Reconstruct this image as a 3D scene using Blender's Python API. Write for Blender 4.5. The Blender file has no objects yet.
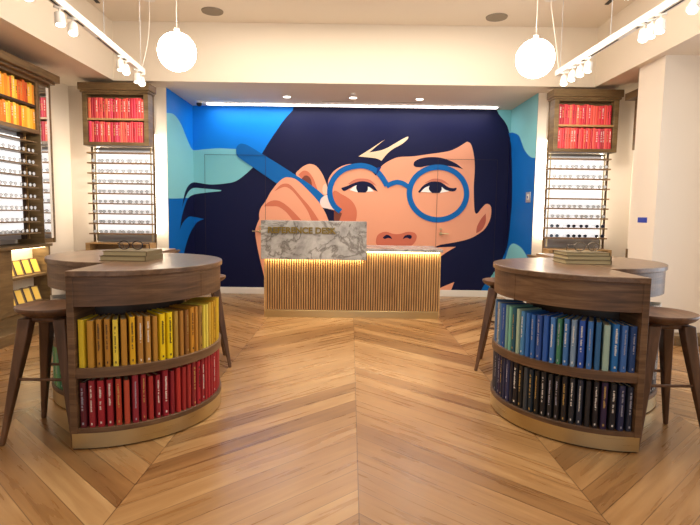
import bpy, bmesh, math, random
from mathutils import Vector, Matrix
from mathutils.geometry import tessellate_polygon
random.seed(7)
PI = math.pi
col = bpy.context.scene.collection

# ------------------------------------------------------------------ camera
F = 525.0; CAM_H = 1.25
PITCH = math.atan(49.5/525); ROLL = math.radians(0.8)
fwd = Vector((0, math.cos(PITCH), -math.sin(PITCH)))
up0 = Vector((0, math.sin(PITCH), math.cos(PITCH))); r0 = Vector((1, 0, 0))
rgt = r0*math.cos(ROLL)+up0*math.sin(ROLL); upv = up0*math.cos(ROLL)-r0*math.sin(ROLL)
CAM = Vector((0, 0, CAM_H))
cd = bpy.data.cameras.new('camera'); cam = bpy.data.objects.new('camera', cd); col.objects.link(cam)
cd.sensor_width = 36; cd.lens = F/700*36; cd.clip_start = 0.05; cd.clip_end = 100
M = Matrix((rgt, upv, -fwd)).transposed().to_4x4(); M.translation = CAM
cam.matrix_world = M
bpy.context.scene.camera = cam

def at(x, y, **k):
    """point of a wall plane measured on the photograph"""
    d = fwd*F + rgt*(x-350) + upv*(262.5-y)
    (a, v), = k.items(); i = 'XYZ'.index(a)
    return CAM + d*((v-CAM[i])/d[i])
def pr(X, Y, Z):
    d = Vector((X, Y, Z))-CAM; z = d.dot(fwd)
    return (350+F*d.dot(rgt)/z, 262.5-F*d.dot(upv)/z)

# ------------------------------------------------------------------ materials
def lin(c):
    c = c.lstrip('#'); r = [int(c[i:i+2], 16)/255 for i in (0, 2, 4)]
    return tuple(x/12.92 if x <= .04045 else ((x+.055)/1.055)**2.4 for x in r)+(1,)
_m = {}
def mat(name, c, rough=.5, metal=0, spec=.5, emit=None, es=0, coat=0, trans=0):
    if name in _m: return _m[name]
    m = bpy.data.materials.new(name); m.use_nodes = True
    b = m.node_tree.nodes['Principled BSDF']
    b.inputs['Base Color'].default_value = lin(c) if isinstance(c, str) else c
    b.inputs['Roughness'].default_value = rough; b.inputs['Metallic'].default_value = metal
    b.inputs['Specular IOR Level'].default_value = spec
    if coat: b.inputs['Coat Weight'].default_value = coat
    if trans: b.inputs['Transmission Weight'].default_value = trans
    if emit: b.inputs['Emission Color'].default_value = lin(emit); b.inputs['Emission Strength'].default_value = es
    _m[name] = m; return m
def nodes(m):
    nt = m.node_tree; return nt, nt.nodes, nt.links, nt.nodes['Principled BSDF']
def N(nt, t, **k):
    n = nt.nodes.new(t)
    for a, v in k.items():
        if a.startswith('i_'):
            key = a[2:]; key = int(key) if key.isdigit() else key
            n.inputs[key].default_value = v
        else: setattr(n, a, v)
    return n
def math_(nt, op, a, b=None, c=None):
    n = N(nt, 'ShaderNodeMath', operation=op)
    for i, v in enumerate((a, b, c)):
        if v is None: continue
        if isinstance(v, (int, float)): n.inputs[i].default_value = v
        else: nt.links.new(v, n.inputs[i])
    return n.outputs[0]
def ramp(nt, fac, stops):
    r = N(nt, 'ShaderNodeValToRGB'); e = r.color_ramp.elements
    while len(e) < len(stops): e.new(.5)
    for i, (p, c) in enumerate(stops): e[i].position = p; e[i].color = lin(c)
    nt.links.new(fac, r.inputs[0]); return r.outputs[0]

def wood(name, c1, c2, c3, scale=(3, 30, 30), rough=.42, bump=.08):
    m = mat(name, c2, rough); nt, ns, lk, b = nodes(m)
    tc = N(nt, 'ShaderNodeTexCoord'); mp = N(nt, 'ShaderNodeMapping'); mp.inputs['Scale'].default_value = scale
    lk.new(tc.outputs['Object'], mp.inputs[0])
    n1 = N(nt, 'ShaderNodeTexNoise', i_Scale=1.0, i_Detail=6.0, i_Roughness=.62, i_Distortion=.6)
    lk.new(mp.outputs[0], n1.inputs['Vector'])
    n2 = N(nt, 'ShaderNodeTexNoise', i_Scale=.22, i_Detail=2.0, i_Distortion=1.2); lk.new(mp.outputs[0], n2.inputs['Vector'])
    f = math_(nt, 'ADD', math_(nt, 'MULTIPLY', n1.outputs[0], .62), math_(nt, 'MULTIPLY', n2.outputs[0], .38))
    c = ramp(nt, f, [(.34, c1), (.5, c2), (.66, c3)]); lk.new(c, b.inputs['Base Color'])
    bp = N(nt, 'ShaderNodeBump', i_Strength=bump, i_Distance=.002); lk.new(n1.outputs[0], bp.inputs['Height']); lk.new(bp.outputs[0], b.inputs['Normal'])
    return m
WALNUT = wood('walnut', '#43301f', '#654a33', '#866a4c', (3, 3, 42))
WALNUT_TOP = wood('walnut_top', '#503c2b', '#69503b', '#80664e', (30, 3.5, 30), .28)
STOOLW = wood('stool_walnut', '#46301f', '#60432e', '#79573d', (26, 4, 4), .38)
OAKD = wood('brown_oak', '#56432c', '#6e5839', '#846c49', (4, 4, 30))
OAKM = wood('mid_oak', '#6e5232', '#8a6a44', '#a48458', (4, 40, 40))
OAKL = wood('light_oak', '#9a7648', '#b48e5c', '#c7a26e', (4, 40, 40))
SLATW = wood('slat_oak', '#9a7046', '#b68a58', '#cca26c', (60, 60, 5), .5)
BRASS = mat('brushed_brass', '#cbbd92', .3, 1)
nt, ns, lk, b = nodes(BRASS)
tc = N(nt, 'ShaderNodeTexCoord'); mp = N(nt, 'ShaderNodeMapping'); mp.inputs['Scale'].default_value = (2, 2, 160); lk.new(tc.outputs['Object'], mp.inputs[0])
n1 = N(nt, 'ShaderNodeTexNoise', i_Scale=2.0, i_Detail=4.0); lk.new(mp.outputs[0], n1.inputs['Vector'])
lk.new(math_(nt, 'MULTIPLY_ADD', n1.outputs[0], .3, .18), b.inputs['Roughness'])
bp = N(nt, 'ShaderNodeBump', i_Strength=.05, i_Distance=.001); lk.new(n1.outputs[0], bp.inputs['Height']); lk.new(bp.outputs[0], b.inputs['Normal'])
LETTER = mat('sign_brass', '#8c7636', .4, .6)
def paint(name, c, rough=.7):
    m = mat(name, c, rough, spec=.15 if name[:5] in ('mural', 'navy_') else .3); nt, ns, lk, b = nodes(m)
    tc = N(nt, 'ShaderNodeTexCoord'); n = N(nt, 'ShaderNodeTexNoise', i_Scale=160.0, i_Detail=2.0); lk.new(tc.outputs['Object'], n.inputs['Vector'])
    bp = N(nt, 'ShaderNodeBump', i_Strength=.04, i_Distance=.001); lk.new(n.outputs[0], bp.inputs['Height']); lk.new(bp.outputs[0], b.inputs['Normal'])
    return m
WALL = paint('wall_paint', '#e8ddce'); CEIL = paint('ceiling_paint', '#e8ddcc'); TRIMW = paint('trim_paint', '#ece6dc', .45)
WHITE = mat('white_metal', '#e8e4dd', .4); BLACK = mat('black_plastic', '#141414', .45); DARK = mat('dark_slot', '#2a211b', .6)
GREYP = mat('grey_panel', '#a9a9ac', .5); CREAM = mat('page_cream', '#d8cba6', .8); PAPER = mat('paper_white', '#e6e0d0', .8)
DARKW = wood('dark_wood', '#2b1d12', '#3b291a', '#4a3423', (4, 4, 30))
MIRROR = mat('mirror_glass', '#f4f4f4', .02, 1)
SILVER = mat('silver_plastic', '#b9bcc4', .35, .5)
GLOBE = mat('opal_globe', '#ffffff', .3, emit='#fff3e0', es=30)
LEDP = mat('backlit_panel', '#f4f4f2', .5, emit='#fafcff', es=.85)
LEDS = mat('led_strip', '#ffffff', .5, emit='#fff0da', es=16)
LEDW = mat('led_warm', '#ffffff', .5, emit='#ffd9a0', es=11)
LINEAR = mat('linear_diffuser', '#ffffff', .5, emit='#fff6f4', es=10)
LAMPF = mat('lamp_face', '#ffffff', .5, emit='#fff0dc', es=8)
LENS_CLEAR = mat('demo_lens', '#ccd3da', .2)
LENS_DARK = mat('sun_lens', '#2a3244', .08)

# marble
MARBLE = mat('grey_marble', '#aaa49c', .25); nt, ns, lk, b = nodes(MARBLE)
tc = N(nt, 'ShaderNodeTexCoord')
n1 = N(nt, 'ShaderNodeTexNoise', i_Scale=4.0, i_Detail=9.0, i_Roughness=.68, i_Distortion=.5); lk.new(tc.outputs['Object'], n1.inputs['Vector'])
n2 = N(nt, 'ShaderNodeTexNoise', i_Scale=3.2, i_Detail=8.0, i_Roughness=.6, i_Distortion=.8); lk.new(tc.outputs['Object'], n2.inputs['Vector'])
vein = math_(nt, 'ABSOLUTE', math_(nt, 'SUBTRACT', n2.outputs[0], .5))
c1 = ramp(nt, n1.outputs[0], [(.32, '#7e7c7a'), (.5, '#a6a4a0'), (.68, '#c4c2be')])
c2 = ramp(nt, vein, [(0, '#8b8580'), (.01, '#b8b4ae'), (.04, '#ffffff')])
mx = N(nt, 'ShaderNodeMix', data_type='RGBA', blend_type='MULTIPLY'); mx.inputs[0].default_value = .8
lk.new(c1, mx.inputs[6]); lk.new(c2, mx.inputs[7]); lk.new(mx.outputs[2], b.inputs['Base Color'])

# chevron oak floor
FLOOR = mat('chevron_floor', '#b98b5c', .3); nt, ns, lk, b = nodes(FLOOR)
tc = N(nt, 'ShaderNodeTexCoord'); sp = N(nt, 'ShaderNodeSeparateXYZ'); lk.new(tc.outputs['Object'], sp.inputs[0])
CW = 1.02; PW = .19
u = math_(nt, 'SUBTRACT', sp.outputs[0], .052)
tri = math_(nt, 'PINGPONG', u, CW); colid = math_(nt, 'FLOOR', math_(nt, 'DIVIDE', u, CW))
v = math_(nt, 'ADD', sp.outputs[1], math_(nt, 'MULTIPLY', tri, .92)); vs = math_(nt, 'DIVIDE', v, PW)
pid = math_(nt, 'FLOOR', vs); fr = math_(nt, 'FRACT', vs)
cb = N(nt, 'ShaderNodeCombineXYZ'); lk.new(pid, cb.inputs[0]); lk.new(colid, cb.inputs[1])
wn = N(nt, 'ShaderNodeTexWhiteNoise', noise_dimensions='3D'); lk.new(cb.outputs[0], wn.inputs['Vector'])
cg = N(nt, 'ShaderNodeCombineXYZ')
lk.new(math_(nt, 'MULTIPLY', v, 17), cg.inputs[0]); lk.new(math_(nt, 'MULTIPLY', tri, 2.2), cg.inputs[1])
lk.new(math_(nt, 'ADD', math_(nt, 'MULTIPLY', wn.outputs[0], 37), math_(nt, 'MULTIPLY', colid, 5.3)), cg.inputs[2])
g1 = N(nt, 'ShaderNodeTexNoise', i_Scale=1.0, i_Detail=4.0, i_Roughness=.5, i_Distortion=.5); lk.new(cg.outputs[0], g1.inputs['Vector'])
f = math_(nt, 'ADD', math_(nt, 'MULTIPLY', wn.outputs[0], .36), math_(nt, 'MULTIPLY', g1.outputs[0], .62))
c = ramp(nt, f, [(.24, '#73502e'), (.42, '#8f683e'), (.58, '#a17a4e'), (.8, '#b89567')])
gap = math_(nt, 'MINIMUM', math_(nt, 'MULTIPLY', math_(nt, 'MINIMUM', fr, math_(nt, 'SUBTRACT', 1, fr)), PW),
            math_(nt, 'MINIMUM', tri, math_(nt, 'SUBTRACT', CW, tri)))
gm = ramp(nt, math_(nt, 'MULTIPLY', gap, 300), [(.25, '#8a7a6c'), (.95, '#ffffff')])
mx = N(nt, 'ShaderNodeMix', data_type='RGBA', blend_type='MULTIPLY'); mx.inputs[0].default_value = 1
lk.new(c, mx.inputs[6]); lk.new(gm, mx.inputs[7]); lk.new(mx.outputs[2], b.inputs['Base Color'])
lk.new(math_(nt, 'MULTIPLY_ADD', g1.outputs[0], .18, .2), b.inputs['Roughness'])
bp = N(nt, 'ShaderNodeBump', i_Strength=.06, i_Distance=.002); lk.new(g1.outputs[0], bp.inputs['Height']); lk.new(bp.outputs[0], b.inputs['Normal'])

# ------------------------------------------------------------------ mesh helpers
class MB:
    def __init__(s): s.v = []; s.f = []; s.mi = []; s.sm = []
    def add(s, vs, fs, mi=0, sm=False):
        o = len(s.v); s.v += [tuple(p) for p in vs]; s.f += [tuple(i+o for i in f) for f in fs]
        s.mi += [mi]*len(fs); s.sm += [sm]*len(fs); return s
    def box(s, x0, x1, y0, y1, z0, z1, mi=0):
        x0, x1 = min(x0, x1), max(x0, x1); y0, y1 = min(y0, y1), max(y0, y1); z0, z1 = min(z0, z1), max(z0, z1)
        return s.add([(x, y, z) for x in (x0, x1) for y in (y0, y1) for z in (z0, z1)],
              [(0,1,3,2),(4,6,7,5),(0,4,5,1),(2,3,7,6),(0,2,6,4),(1,5,7,3)], mi)
    def quad(s, a, b_, c, d, mi=0): return s.add([a, b_, c, d], [(0, 1, 2, 3)], mi)
    def prism(s, pts, z0, z1, mi=0, sm=False):
        n = len(pts); vs = [(p[0], p[1], z0) for p in pts]+[(p[0], p[1], z1) for p in pts]
        s.add(vs, [tuple(range(n-1, -1, -1)), tuple(range(n, 2*n))], mi)
        o = len(s.v)-2*n
        s.f += [(o+i, o+(i+1) % n, o+n+(i+1) % n, o+n+i) for i in range(n)]; s.mi += [mi]*n; s.sm += [sm]*n
        return s
    def tube(s, a, b_, r, r2=None, n=10, mi=0, sm=True):
        a, b_ = Vector(a), Vector(b_); r2 = r if r2 is None else r2; d = (b_-a).normalized()
        t = Vector((0, 0, 1)) if abs(d.z) < .9 else Vector((1, 0, 0)); p = d.cross(t).normalized(); q = d.cross(p)
        vs = [a+(p*math.cos(k*2*PI/n)+q*math.sin(k*2*PI/n))*r for k in range(n)]+[b_+(p*math.cos(k*2*PI/n)+q*math.sin(k*2*PI/n))*r2 for k in range(n)]
        s.add(vs, [(k, (k+1) % n, n+(k+1) % n, n+k) for k in range(n)], mi, sm)
        o = len(s.v)-2*n; s.f += [tuple(o+k for k in range(n-1, -1, -1)), tuple(o+n+k for k in range(n))]; s.mi += [mi]*2; s.sm += [False]*2
        return s
    def lathe(s, prof, cx=0, cy=0, n=40, mi=0):
        vs = []; fs = []
        for r, z in prof: vs += [(cx+r*math.cos(k*2*PI/n), cy+r*math.sin(k*2*PI/n), z) for k in range(n)]
        for j in range(len(prof)-1): fs += [(j*n+k, j*n+(k+1) % n, (j+1)*n+(k+1) % n, (j+1)*n+k) for k in range(n)]
        s.add(vs, fs, mi, True); return s
    def torus(s, c, rx, rz, t, n=18, m=6, mi=0):
        vs = []; fs = []
        for i in range(n):
            a = i*2*PI/n
            for j in range(m):
                b_ = j*2*PI/m; k = 1+0*a
                vs.append((c[0]+(rx+t*math.cos(b_))*math.cos(a), c[1]+t*math.sin(b_), c[2]+(rz+t*math.cos(b_))*math.sin(a)))
        for i in range(n):
            for j in range(m): fs.append((i*m+j, ((i+1) % n)*m+j, ((i+1) % n)*m+(j+1) % m, i*m+(j+1) % m))
        s.add(vs, fs, mi, True); return s
    def mesh(s, name, mats):
        me = bpy.data.meshes.new(name); me.from_pydata(s.v, [], s.f)
        for m in (mats if isinstance(mats, (list, tuple)) else [mats]): me.materials.append(m)
        me.polygons.foreach_set('material_index', s.mi); me.polygons.foreach_set('use_smooth', s.sm)
        bm = bmesh.new(); bm.from_mesh(me); bmesh.ops.recalc_face_normals(bm, faces=bm.faces[:]); bm.to_mesh(me); bm.free()
        me.set_sharp_from_angle(angle=.7)
        me.update(); return me
    def build(s, name, mats, parent=None, loc=(0, 0, 0), bevel=0, rot=(0, 0, 0)):
        o = bpy.data.objects.new(name, s.mesh(name, mats)); col.objects.link(o); o.location = loc; o.rotation_euler = rot
        if parent: o.parent = parent
        if bevel:
            b_ = o.modifiers.new('bevel', 'BEVEL'); b_.width = bevel; b_.segments = 2; b_.limit_method = 'ANGLE'; b_.angle_limit = .9
        return o
def tag(o, label=None, cat=None, group=None, kind=None):
    if label: o['label'] = label
    if cat: o['category'] = cat
    if group: o['group'] = group
    if kind: o['kind'] = kind
    return o
def empty(name, loc=(0, 0, 0), rz=0, label=None, cat=None, group=None, rot=None):
    o = bpy.data.objects.new(name, None); o.empty_display_size = .1; col.objects.link(o)
    o.location = loc; o.rotation_euler = rot if rot else (0, 0, rz); return tag(o, label, cat, group)
def copy_tree(o, parent=None):
    c_ = o.copy(); col.objects.link(c_)
    if parent: c_.parent = parent
    for ch in list(o.children): copy_tree(ch, c_)
    return c_
def struct(o): o['kind'] = 'structure'; return o
ORD = ['', 'first', 'second', 'third', 'fourth', 'fifth', 'sixth', 'seventh', 'eighth', 'ninth', 'tenth', 'eleventh', 'twelfth', 'thirteenth',
       'fourteenth', 'fifteenth', 'sixteenth', 'seventeenth', 'eighteenth', 'nineteenth', 'twentieth', 'twenty-first', 'twenty-second',
       'twenty-third', 'twenty-fourth', 'twenty-fifth', 'twenty-sixth', 'twenty-seventh', 'twenty-eighth', 'twenty-ninth', 'thirtieth', 'thirty-first', 'thirty-second']

# ------------------------------------------------------------------ room shell
XL, XR = -3.6, 3.6; YW = 6.82; YB = 7.95; RX = 2.36; TX0, TX1 = -2.88, 2.92; YT = 6.5; ZS = 2.8; ZC = 3.49; YF = -2.6
struct(MB().box(XL-.2, XR+.2, YF, YB+.1, -.06, 0).build('floor', FLOOR))
c = MB().box(TX0-.1, TX1+.1, YF, YT+.1, ZC, ZC+.08)
c.box(XL, TX0, YF, YW, ZS, ZS+.08).box(TX1, XR, YF, YW, ZS, ZS+.08)
c.box(TX0-.06, TX0, YF, YT, ZS+.08, ZC).box(TX1, TX1+.06, YF, YT, ZS+.08, ZC)
c.box(TX0, TX1, YT, YT+.06, ZS, ZC).box(TX0, TX1, YT+.06, YB, ZS, ZS+.08)
struct(c.build('ceiling', CEIL))
struct(MB().box(XL-.1, XL, YF, YW+.1, 0, ZS).build('wall_left', WALL))
w = MB().box(XR, XR+.1, YF, 1.9, 0, ZS).box(XR, XR+.1, 4.6, YW+.1, 0, ZS).box(XR, XR+.1, 1.9, 4.6, 0, .5).box(XR, XR+.1, 1.9, 4.6, 2.6, ZS)
struct(w.build('wall_right', WALL))
struct(MB().box(XL, -RX, YW, YB, 0, ZS).build('wall_back_left', WALL))
struct(MB().box(RX, XR, YW, YB, 0, ZS).build('wall_back_right', WALL))
NAVYW = paint('navy_wall', '#12163a', .5)
struct(MB().box(-RX, RX, YB, YB+.1, 0, ZS).build('wall_back', NAVYW))
struct(MB().box(3.0, XR, 5.2, 5.66, 0, ZS).build('wall_column', WALL))
# storefront behind the camera: wall with a big glazed opening
struct(MB().box(XL, -3.0, YF, YF+.1, 0, ZS).box(3.0, XR, YF, YF+.1, 0, ZS).box(-3.0, 3.0, YF, YF+.1, 2.75, ZC).box(XL, -3.0, YF, YF+.1, ZS, ZC+.08).box(3.0, XR, YF, YF+.1, ZS, ZC+.08).build('wall_front', WALL))
# side window frame in the right wall
wf = MB().box(XR+.02, XR+.08, 1.9, 1.96, .5, 2.6).box(XR+.02, XR+.08, 4.54, 4.6, .5, 2.6).box(XR+.02, XR+.08, 1.96, 4.54, .5, .56).box(XR+.02, XR+.08, 1.96, 4.54, 2.54, 2.6).box(XR+.02, XR+.08, 3.22, 3.28, .56, 2.54)
struct(wf.build('window_1', TRIMW))
struct(MB().box(-RX, RX, YB-.015, YB, 0, .1).build('baseboard_back', TRIMW, bevel=.003))
struct(MB().box(-RX, -RX+.015, YW, YB-.015, 0, .1).build('baseboard_recess_left', TRIMW))
struct(MB().box(RX-.015, RX, YW, YB-.015, 0, .1).build('baseboard_recess_right', TRIMW))
struct(MB().box(3.18, XR, 5.04, 5.2, 0, .1).build('trim_1', OAKD, bevel=.004))

# ------------------------------------------------------------------ mural
def sp_curve(pts, closed=True, step=5):
    """points; a third item 'c' marks a corner. Catmull-Rom in between"""
    n = len(pts); P = [Vector(p[:2]) for p in pts]; cn = [len(p) > 2 for p in pts]; out = []
    for i in range(n if closed else n-1):
        j = (i+1) % n; p1, p2 = P[i], P[j]
        p0 = p1 if (cn[i] or (not closed and i == 0)) else P[i-1]
        p3 = p2 if (cn[j] or (not closed and j == n-1)) else P[(j+1) % n]
        for k in range(step):
            t = k/step
            out.append(.5*((2*p1)+(p2-p0)*t+(2*p0-5*p1+4*p2-p3)*t*t+(3*p1-p0-3*p2+p3)*t**3))
    if not closed: out.append(P[-1])
    return out
def clipx(poly, a, b_, side):
    """keep the part of a polygon on one side of the line a-b"""
    def d(p): return ((b_[0]-a[0])*(p[1]-a[1])-(b_[1]-a[1])*(p[0]-a[0]))*side
    out = []
    for i in range(len(poly)):
        p, q = poly[i-1], poly[i]; dp, dq = d(p), d(q)
        if (dp >= 0) != (dq >= 0): out.append(p+(q-p)*(dp/(dp-dq)))
        if dq >= 0: out.append(q)
    return out
CL0, CL1 = pr(-RX, YB, 3), pr(-RX, YB, 0); CR0, CR1 = pr(RX, YB, 3), pr(RX, YB, 0)
mural = MB(); mmats = []; mcol = {}; layer = [0]
def paintcol(c_):
    if c_ not in mcol: mcol[c_] = len(mmats); mmats.append(paint('mural_'+c_.lstrip('#'), c_, .5))
    return mcol[c_]
def put(poly, plane, mi, eps):
    if len(poly) < 3: return
    if plane == 'B': pts = [at(p[0], p[1], Y=YB-eps) for p in poly]; pts = [Vector((min(max(p.x, -RX+.0005), RX-.0005), p.y, min(max(p.z, .1), ZS-.0005))) for p in pts]; flat = [(p.x, p.z, 0) for p in pts]
    elif plane == 'L': pts = [at(p[0], p[1], X=-RX+eps) for p in poly]; pts = [Vector((p.x, min(max(p.y, YW), YB-.0005), min(max(p.z, .1), ZS-.0005))) for p in pts]; flat = [(p.y, p.z, 0) for p in pts]
    else: pts = [at(p[0], p[1], X=RX-eps) for p in poly]; pts = [Vector((p.x, min(max(p.y, YW), YB-.0005), min(max(p.z, .1), ZS-.0005))) for p in pts]; flat = [(p.y, p.z, 0) for p in pts]
    tr = tessellate_polygon([[Vector(q) for q in flat]])
    mural.add(pts, [tuple(t) for t in tr], mi)
def shape(c_, pts, planes='B', step=5):
    layer[0] += 1; eps = .001+.0003*layer[0]; mi = paintcol(c_)
    poly = sp_curve(pts, True, step)
    for pl in planes:
        q = poly
        if pl == 'B':
            if 'L' in planes or '_' in planes: q = clipx(q, CL0, CL1, -1)
            if 'R' in planes: q = clipx(q, CR0, CR1, 1)
        elif pl == '_': continue
        elif pl == 'L': q = clipx(q, CL0, CL1, 1)
        else: q = clipx(q, CR0, CR1, -1)
        put(q, pl, mi, eps)
def stroke(c_, pts, w, closed=False, step=6):
    line = sp_curve(pts, closed, step); n = len(line); a = []; b_ = []
    for i in range(n):
        p0 = line[i-1] if (closed or i > 0) else line[i]; p1 = line[(i+1) % n] if (closed or i < n-1) else line[i]
        d = (p1-p0).normalized(); nn = Vector((-d.y, d.x))*w/2
        a.append(line[i]+nn); b_.append(line[i]-nn)
    layer[0] += 1; eps = .001+.0003*layer[0]; mi = paintcol(c_)
    A = [at(p.x, p.y, Y=YB-eps) for p in a]; B = [at(p.x, p.y, Y=YB-eps) for p in b_]
    m_ = n if closed else n-1
    mural.add(A+B, [(i, (i+1) % n, n+(i+1) % n, n+i) for i in range(m_)], mi)
K = 'c'
SKIN = '#e9a382'; CREASE = '#d0765a'; NAVY = '#12163a'; BLUEM = '#0a64b4'; BRIGHT = '#0b7fe0'; TEAL = '#7fc4cc'; FRAME = '#0d63ad'; NAILC = '#eedad2'; BROWNM = '#7d4436'
# left side wall + left of back wall
shape(NAVY, [(505,60,K),(600,60,K),(600,330,K),(505,330,K)], 'R', 1)
shape(BLUEM, [(120,50,K),(199,50,K),(199,330,K),(120,330,K)], 'L', 1)
shape(BRIGHT, [(150,70,K),(294,100,K),(293,110,K),(284,120),(277,130),(269,142),(261,155,K),(250,172,K),(150,200,K)], 'BL')
shape(TEAL, [(150,108,K),(165.7,112.5),(173.7,114.3),(180.6,123.4),(186.3,137),(190.9,147.4),(194.5,150.2),(205,149.2),(220,148.3),(236,149,K),(254,166,K),(247,176),(238,181),(225,186),(215,200,K),(150,197.6,K)], 'BL')
shape(BLUEM, [(150,197.6,K),(215,197.6,K),(215,300,K),(150,300,K)], 'BL', 1)
shape(NAVY, [(256,164,K),(247,173),(236,181),(225,183.5),(210,184.5),(194,182.3),(188.6,185.5),(184.6,194),(182,208,K),(185.3,198),(188.8,191.3),(193.5,188),(204,188.5),(226.7,190.6,K),(207.6,192.5),(194,194.5),(188.4,198),(184.5,207),(181.5,219),(179.8,230,K),(183,222.6),(188.6,216.9),(194,216.8),(204,219,K),(197.5,222),(193,228),(188.6,237),(185,249),(181,268),(176,300,K),(215,310,K),(300,310,K),(300,164,K)], 'B_')
shape(NAVY, [(200,184,K),(194,182.3),(188.6,185.5),(184.6,194),(182,208,K),(185.3,198),(188.8,191.3),(193.5,188),(200,188.3,K)], 'L')
shape(NAVY, [(200,193.2,K),(194,194.5),(188.4,198),(184.5,207),(181.5,219),(179.8,230,K),(183,222.6),(188.6,216.9),(194,216.8),(200,218,K)], 'L')
shape(NAVY, [(200,220.5,K),(197.5,222),(193,228),(188.6,237),(185,249),(181,268),(176,300,K),(200,310,K)], 'L')
# right of back wall + right side wall
shape(TEAL, [(496,95,K),(560,80,K),(560,180,K),(513,160,K),(509,132),(505,122),(497.6,111.5)], 'BR')
shape(BLUEM, [(508.6,133,K),(513,132.8),(518.6,135.5),(521.6,142.4),(524.6,150),(530,156.7),(536.7,157.8),(560,158,K),(560,320,K),(482,300,K),(482,288.6),(495,272),(504,255),(508,242),(510.5,219),(512,200),(512,170),(511,145)], 'BR')
shape(TEAL, [(487,283,K),(494,272,K),(501,264),(505.7,258),(508.6,248.4),(513,243.6),(520,246.7),(525,253),(528,260),(532,275),(534,310,K),(505,310,K)], 'BR')
# face
shape(SKIN, [(328,183,K),(329,178),(334,171),(342,166),(351,164),(360,166),(369,169),(375.7,175.6,K),(378.6,169.8),(384,164),(392,159.4),(399.5,157),(413,156.3),(430,154),(448,151.3),(457.6,147.5),(467,141.6,K),(471,144.3),(473.8,154.8),(474.8,168),(473.8,187),(474.2,206),(475.2,212.7),(477.6,213.2),(481.4,208.4),(486,204),(490,205.2),(491.3,210),(490,219.5),(485,228.6),(478,234.3),(468.6,239),(455,242.3),(440,244.8,K),(400,262,K),(336,262,K),(327,200,K)])
shape(SKIN, [(425,249,K),(440,247.3),(456,246.8,K),(447,252),(440,257),(425,268,K)])
shape(SKIN, [(425,296,K),(440,288),(454.3,282,K),(450,293,K),(440,300,K)])
shape('#b9604f', [(485.7,213.5,K),(481,219),(477,226.7),(476.2,233.3,K),(482,229.5),(485.7,222)])
shape('#e6c9a8', [(358.6,156.4,K),(371.5,148.2),(384.9,139.4,K),(377.8,145.2),(371.8,150.2),(369.3,152.4,K),(380.5,150.4),(388,147.5),(394.8,143.5),(407,136.8),(407.6,139),(402,144),(393,149),(387,154),(381.5,160.8,K),(377,158.6),(370,157.6)])
# cheek shade
shape(CREASE, [(333.3,191.5),(342,194.4),(351.4,200.5),(356,208),(356.8,215.7),(355,224,K),(336,224,K),(331,212)])
shape(BROWNM, [(330,206,K),(342,213.5,K),(338,224,K),(328,224,K)])
shape(NAVY, [(320,206,K),(334,211,K),(334,224,K),(326,224,K)])
# brow
shape(NAVY, [(413.6,165),(414.8,161.4),(421.4,158.2),(432.9,157),(444.3,158.6),(455.7,163.3),(463.4,169.4,K),(455.7,167),(444,165.6),(429,165.6),(421.4,167),(415.7,166.8)])
# eyes
shape('#c97862', [(348,184,K),(354,179.8),(361,178.4),(370,179.8),(377,186,K),(371,184),(361,183),(352,184.6)])
shape('#f2efe9', [(349.5,190,K),(357,185),(366,184.6),(374,191.4,K),(357,192.2,K)])
shape(NAVY, [(357,184.5,K),(367.6,184.5,K),(367.8,189.8),(365.5,192.6,K),(358,192.4,K),(356.2,188)])
shape(NAVY, [(341,188,K),(347.6,185.8),(357,182),(364.8,181.4),(372.4,184.3),(377.9,191.6,K),(374,190),(368.6,186.8),(361,185),(355.2,185.6),(349,188.8),(344,191)])
shape('#c97862', [(424.3,183.3,K),(432.9,178.8),(442.4,179.8),(450,185.4,K),(441,182.4),(431,182)])
shape('#f2efe9', [(420.8,192,K),(429,185),(441.4,186),(449,191.4,K),(440.5,192.8,K)])
shape(NAVY, [(430,185,K),(441.4,185,K),(441.6,189.8),(439.5,193,K),(432,193,K),(428.8,189)])
shape(NAVY, [(418,192,K),(423.3,185.6),(431,181.8),(440.5,182.2),(448,187),(453,188.2),(456.5,187.8),(455.7,190.4),(452,191.5),(445,189.6),(441.4,186.8),(432.9,185.4),(425.2,187.6),(419.8,192.8,K)])
# nose
shape('#cc7058', [(376,243),(377,236.2),(381,232.8),(386.7,231.8),(393.3,233.9),(400,233.9),(407.6,231.8),(414.3,232.8),(416.8,236.4),(415,242),(410,247,K),(379,247,K)])
shape(NAVY, [(383,237.5),(386.7,234.8),(390.7,236.4),(392,239.2,K),(388.6,237.9),(384.8,238.9)])
shape(NAVY, [(402.7,239.2,K),(404.5,236),(408,234.8),(411.2,235.4),(411.8,237.4),(410,238.9),(406.7,237.7)])
# rear finger
shape('#eda886', [(296.4,176),(300,169),(306,164.9),(311,164),(316.4,166.2),(321.5,172.5),(325,180),(327.6,188),(327,194),(325,198,K),(314,192,K)])
shape(CREASE, [(298,175,K),(303,170.8),(308,171.6),(312.8,177.4),(316,185),(318,191,K),(308,184,K)])
shape(BROWNM, [(301.5,179,K),(304.5,175.8),(308,176),(310.9,179.5),(312.2,186,K)])
shape('#f3c6ad', [(323.6,185),(326,184),(327.6,189),(326.6,194),(323.6,194),(322.4,189.5)])
# temple arm of the spectacles
shape(FRAME, [(236.4,148),(238.6,144.6),(242,143.6),(248,145.4),(261,153.2),(282,166.2),(296.4,175.5),(305,180.8),(316.4,189),(325.5,197,K),(320.5,206,K),(308,195),(277.4,184,K),(252.6,167),(239.3,157.8),(236.4,153.8)])
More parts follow.
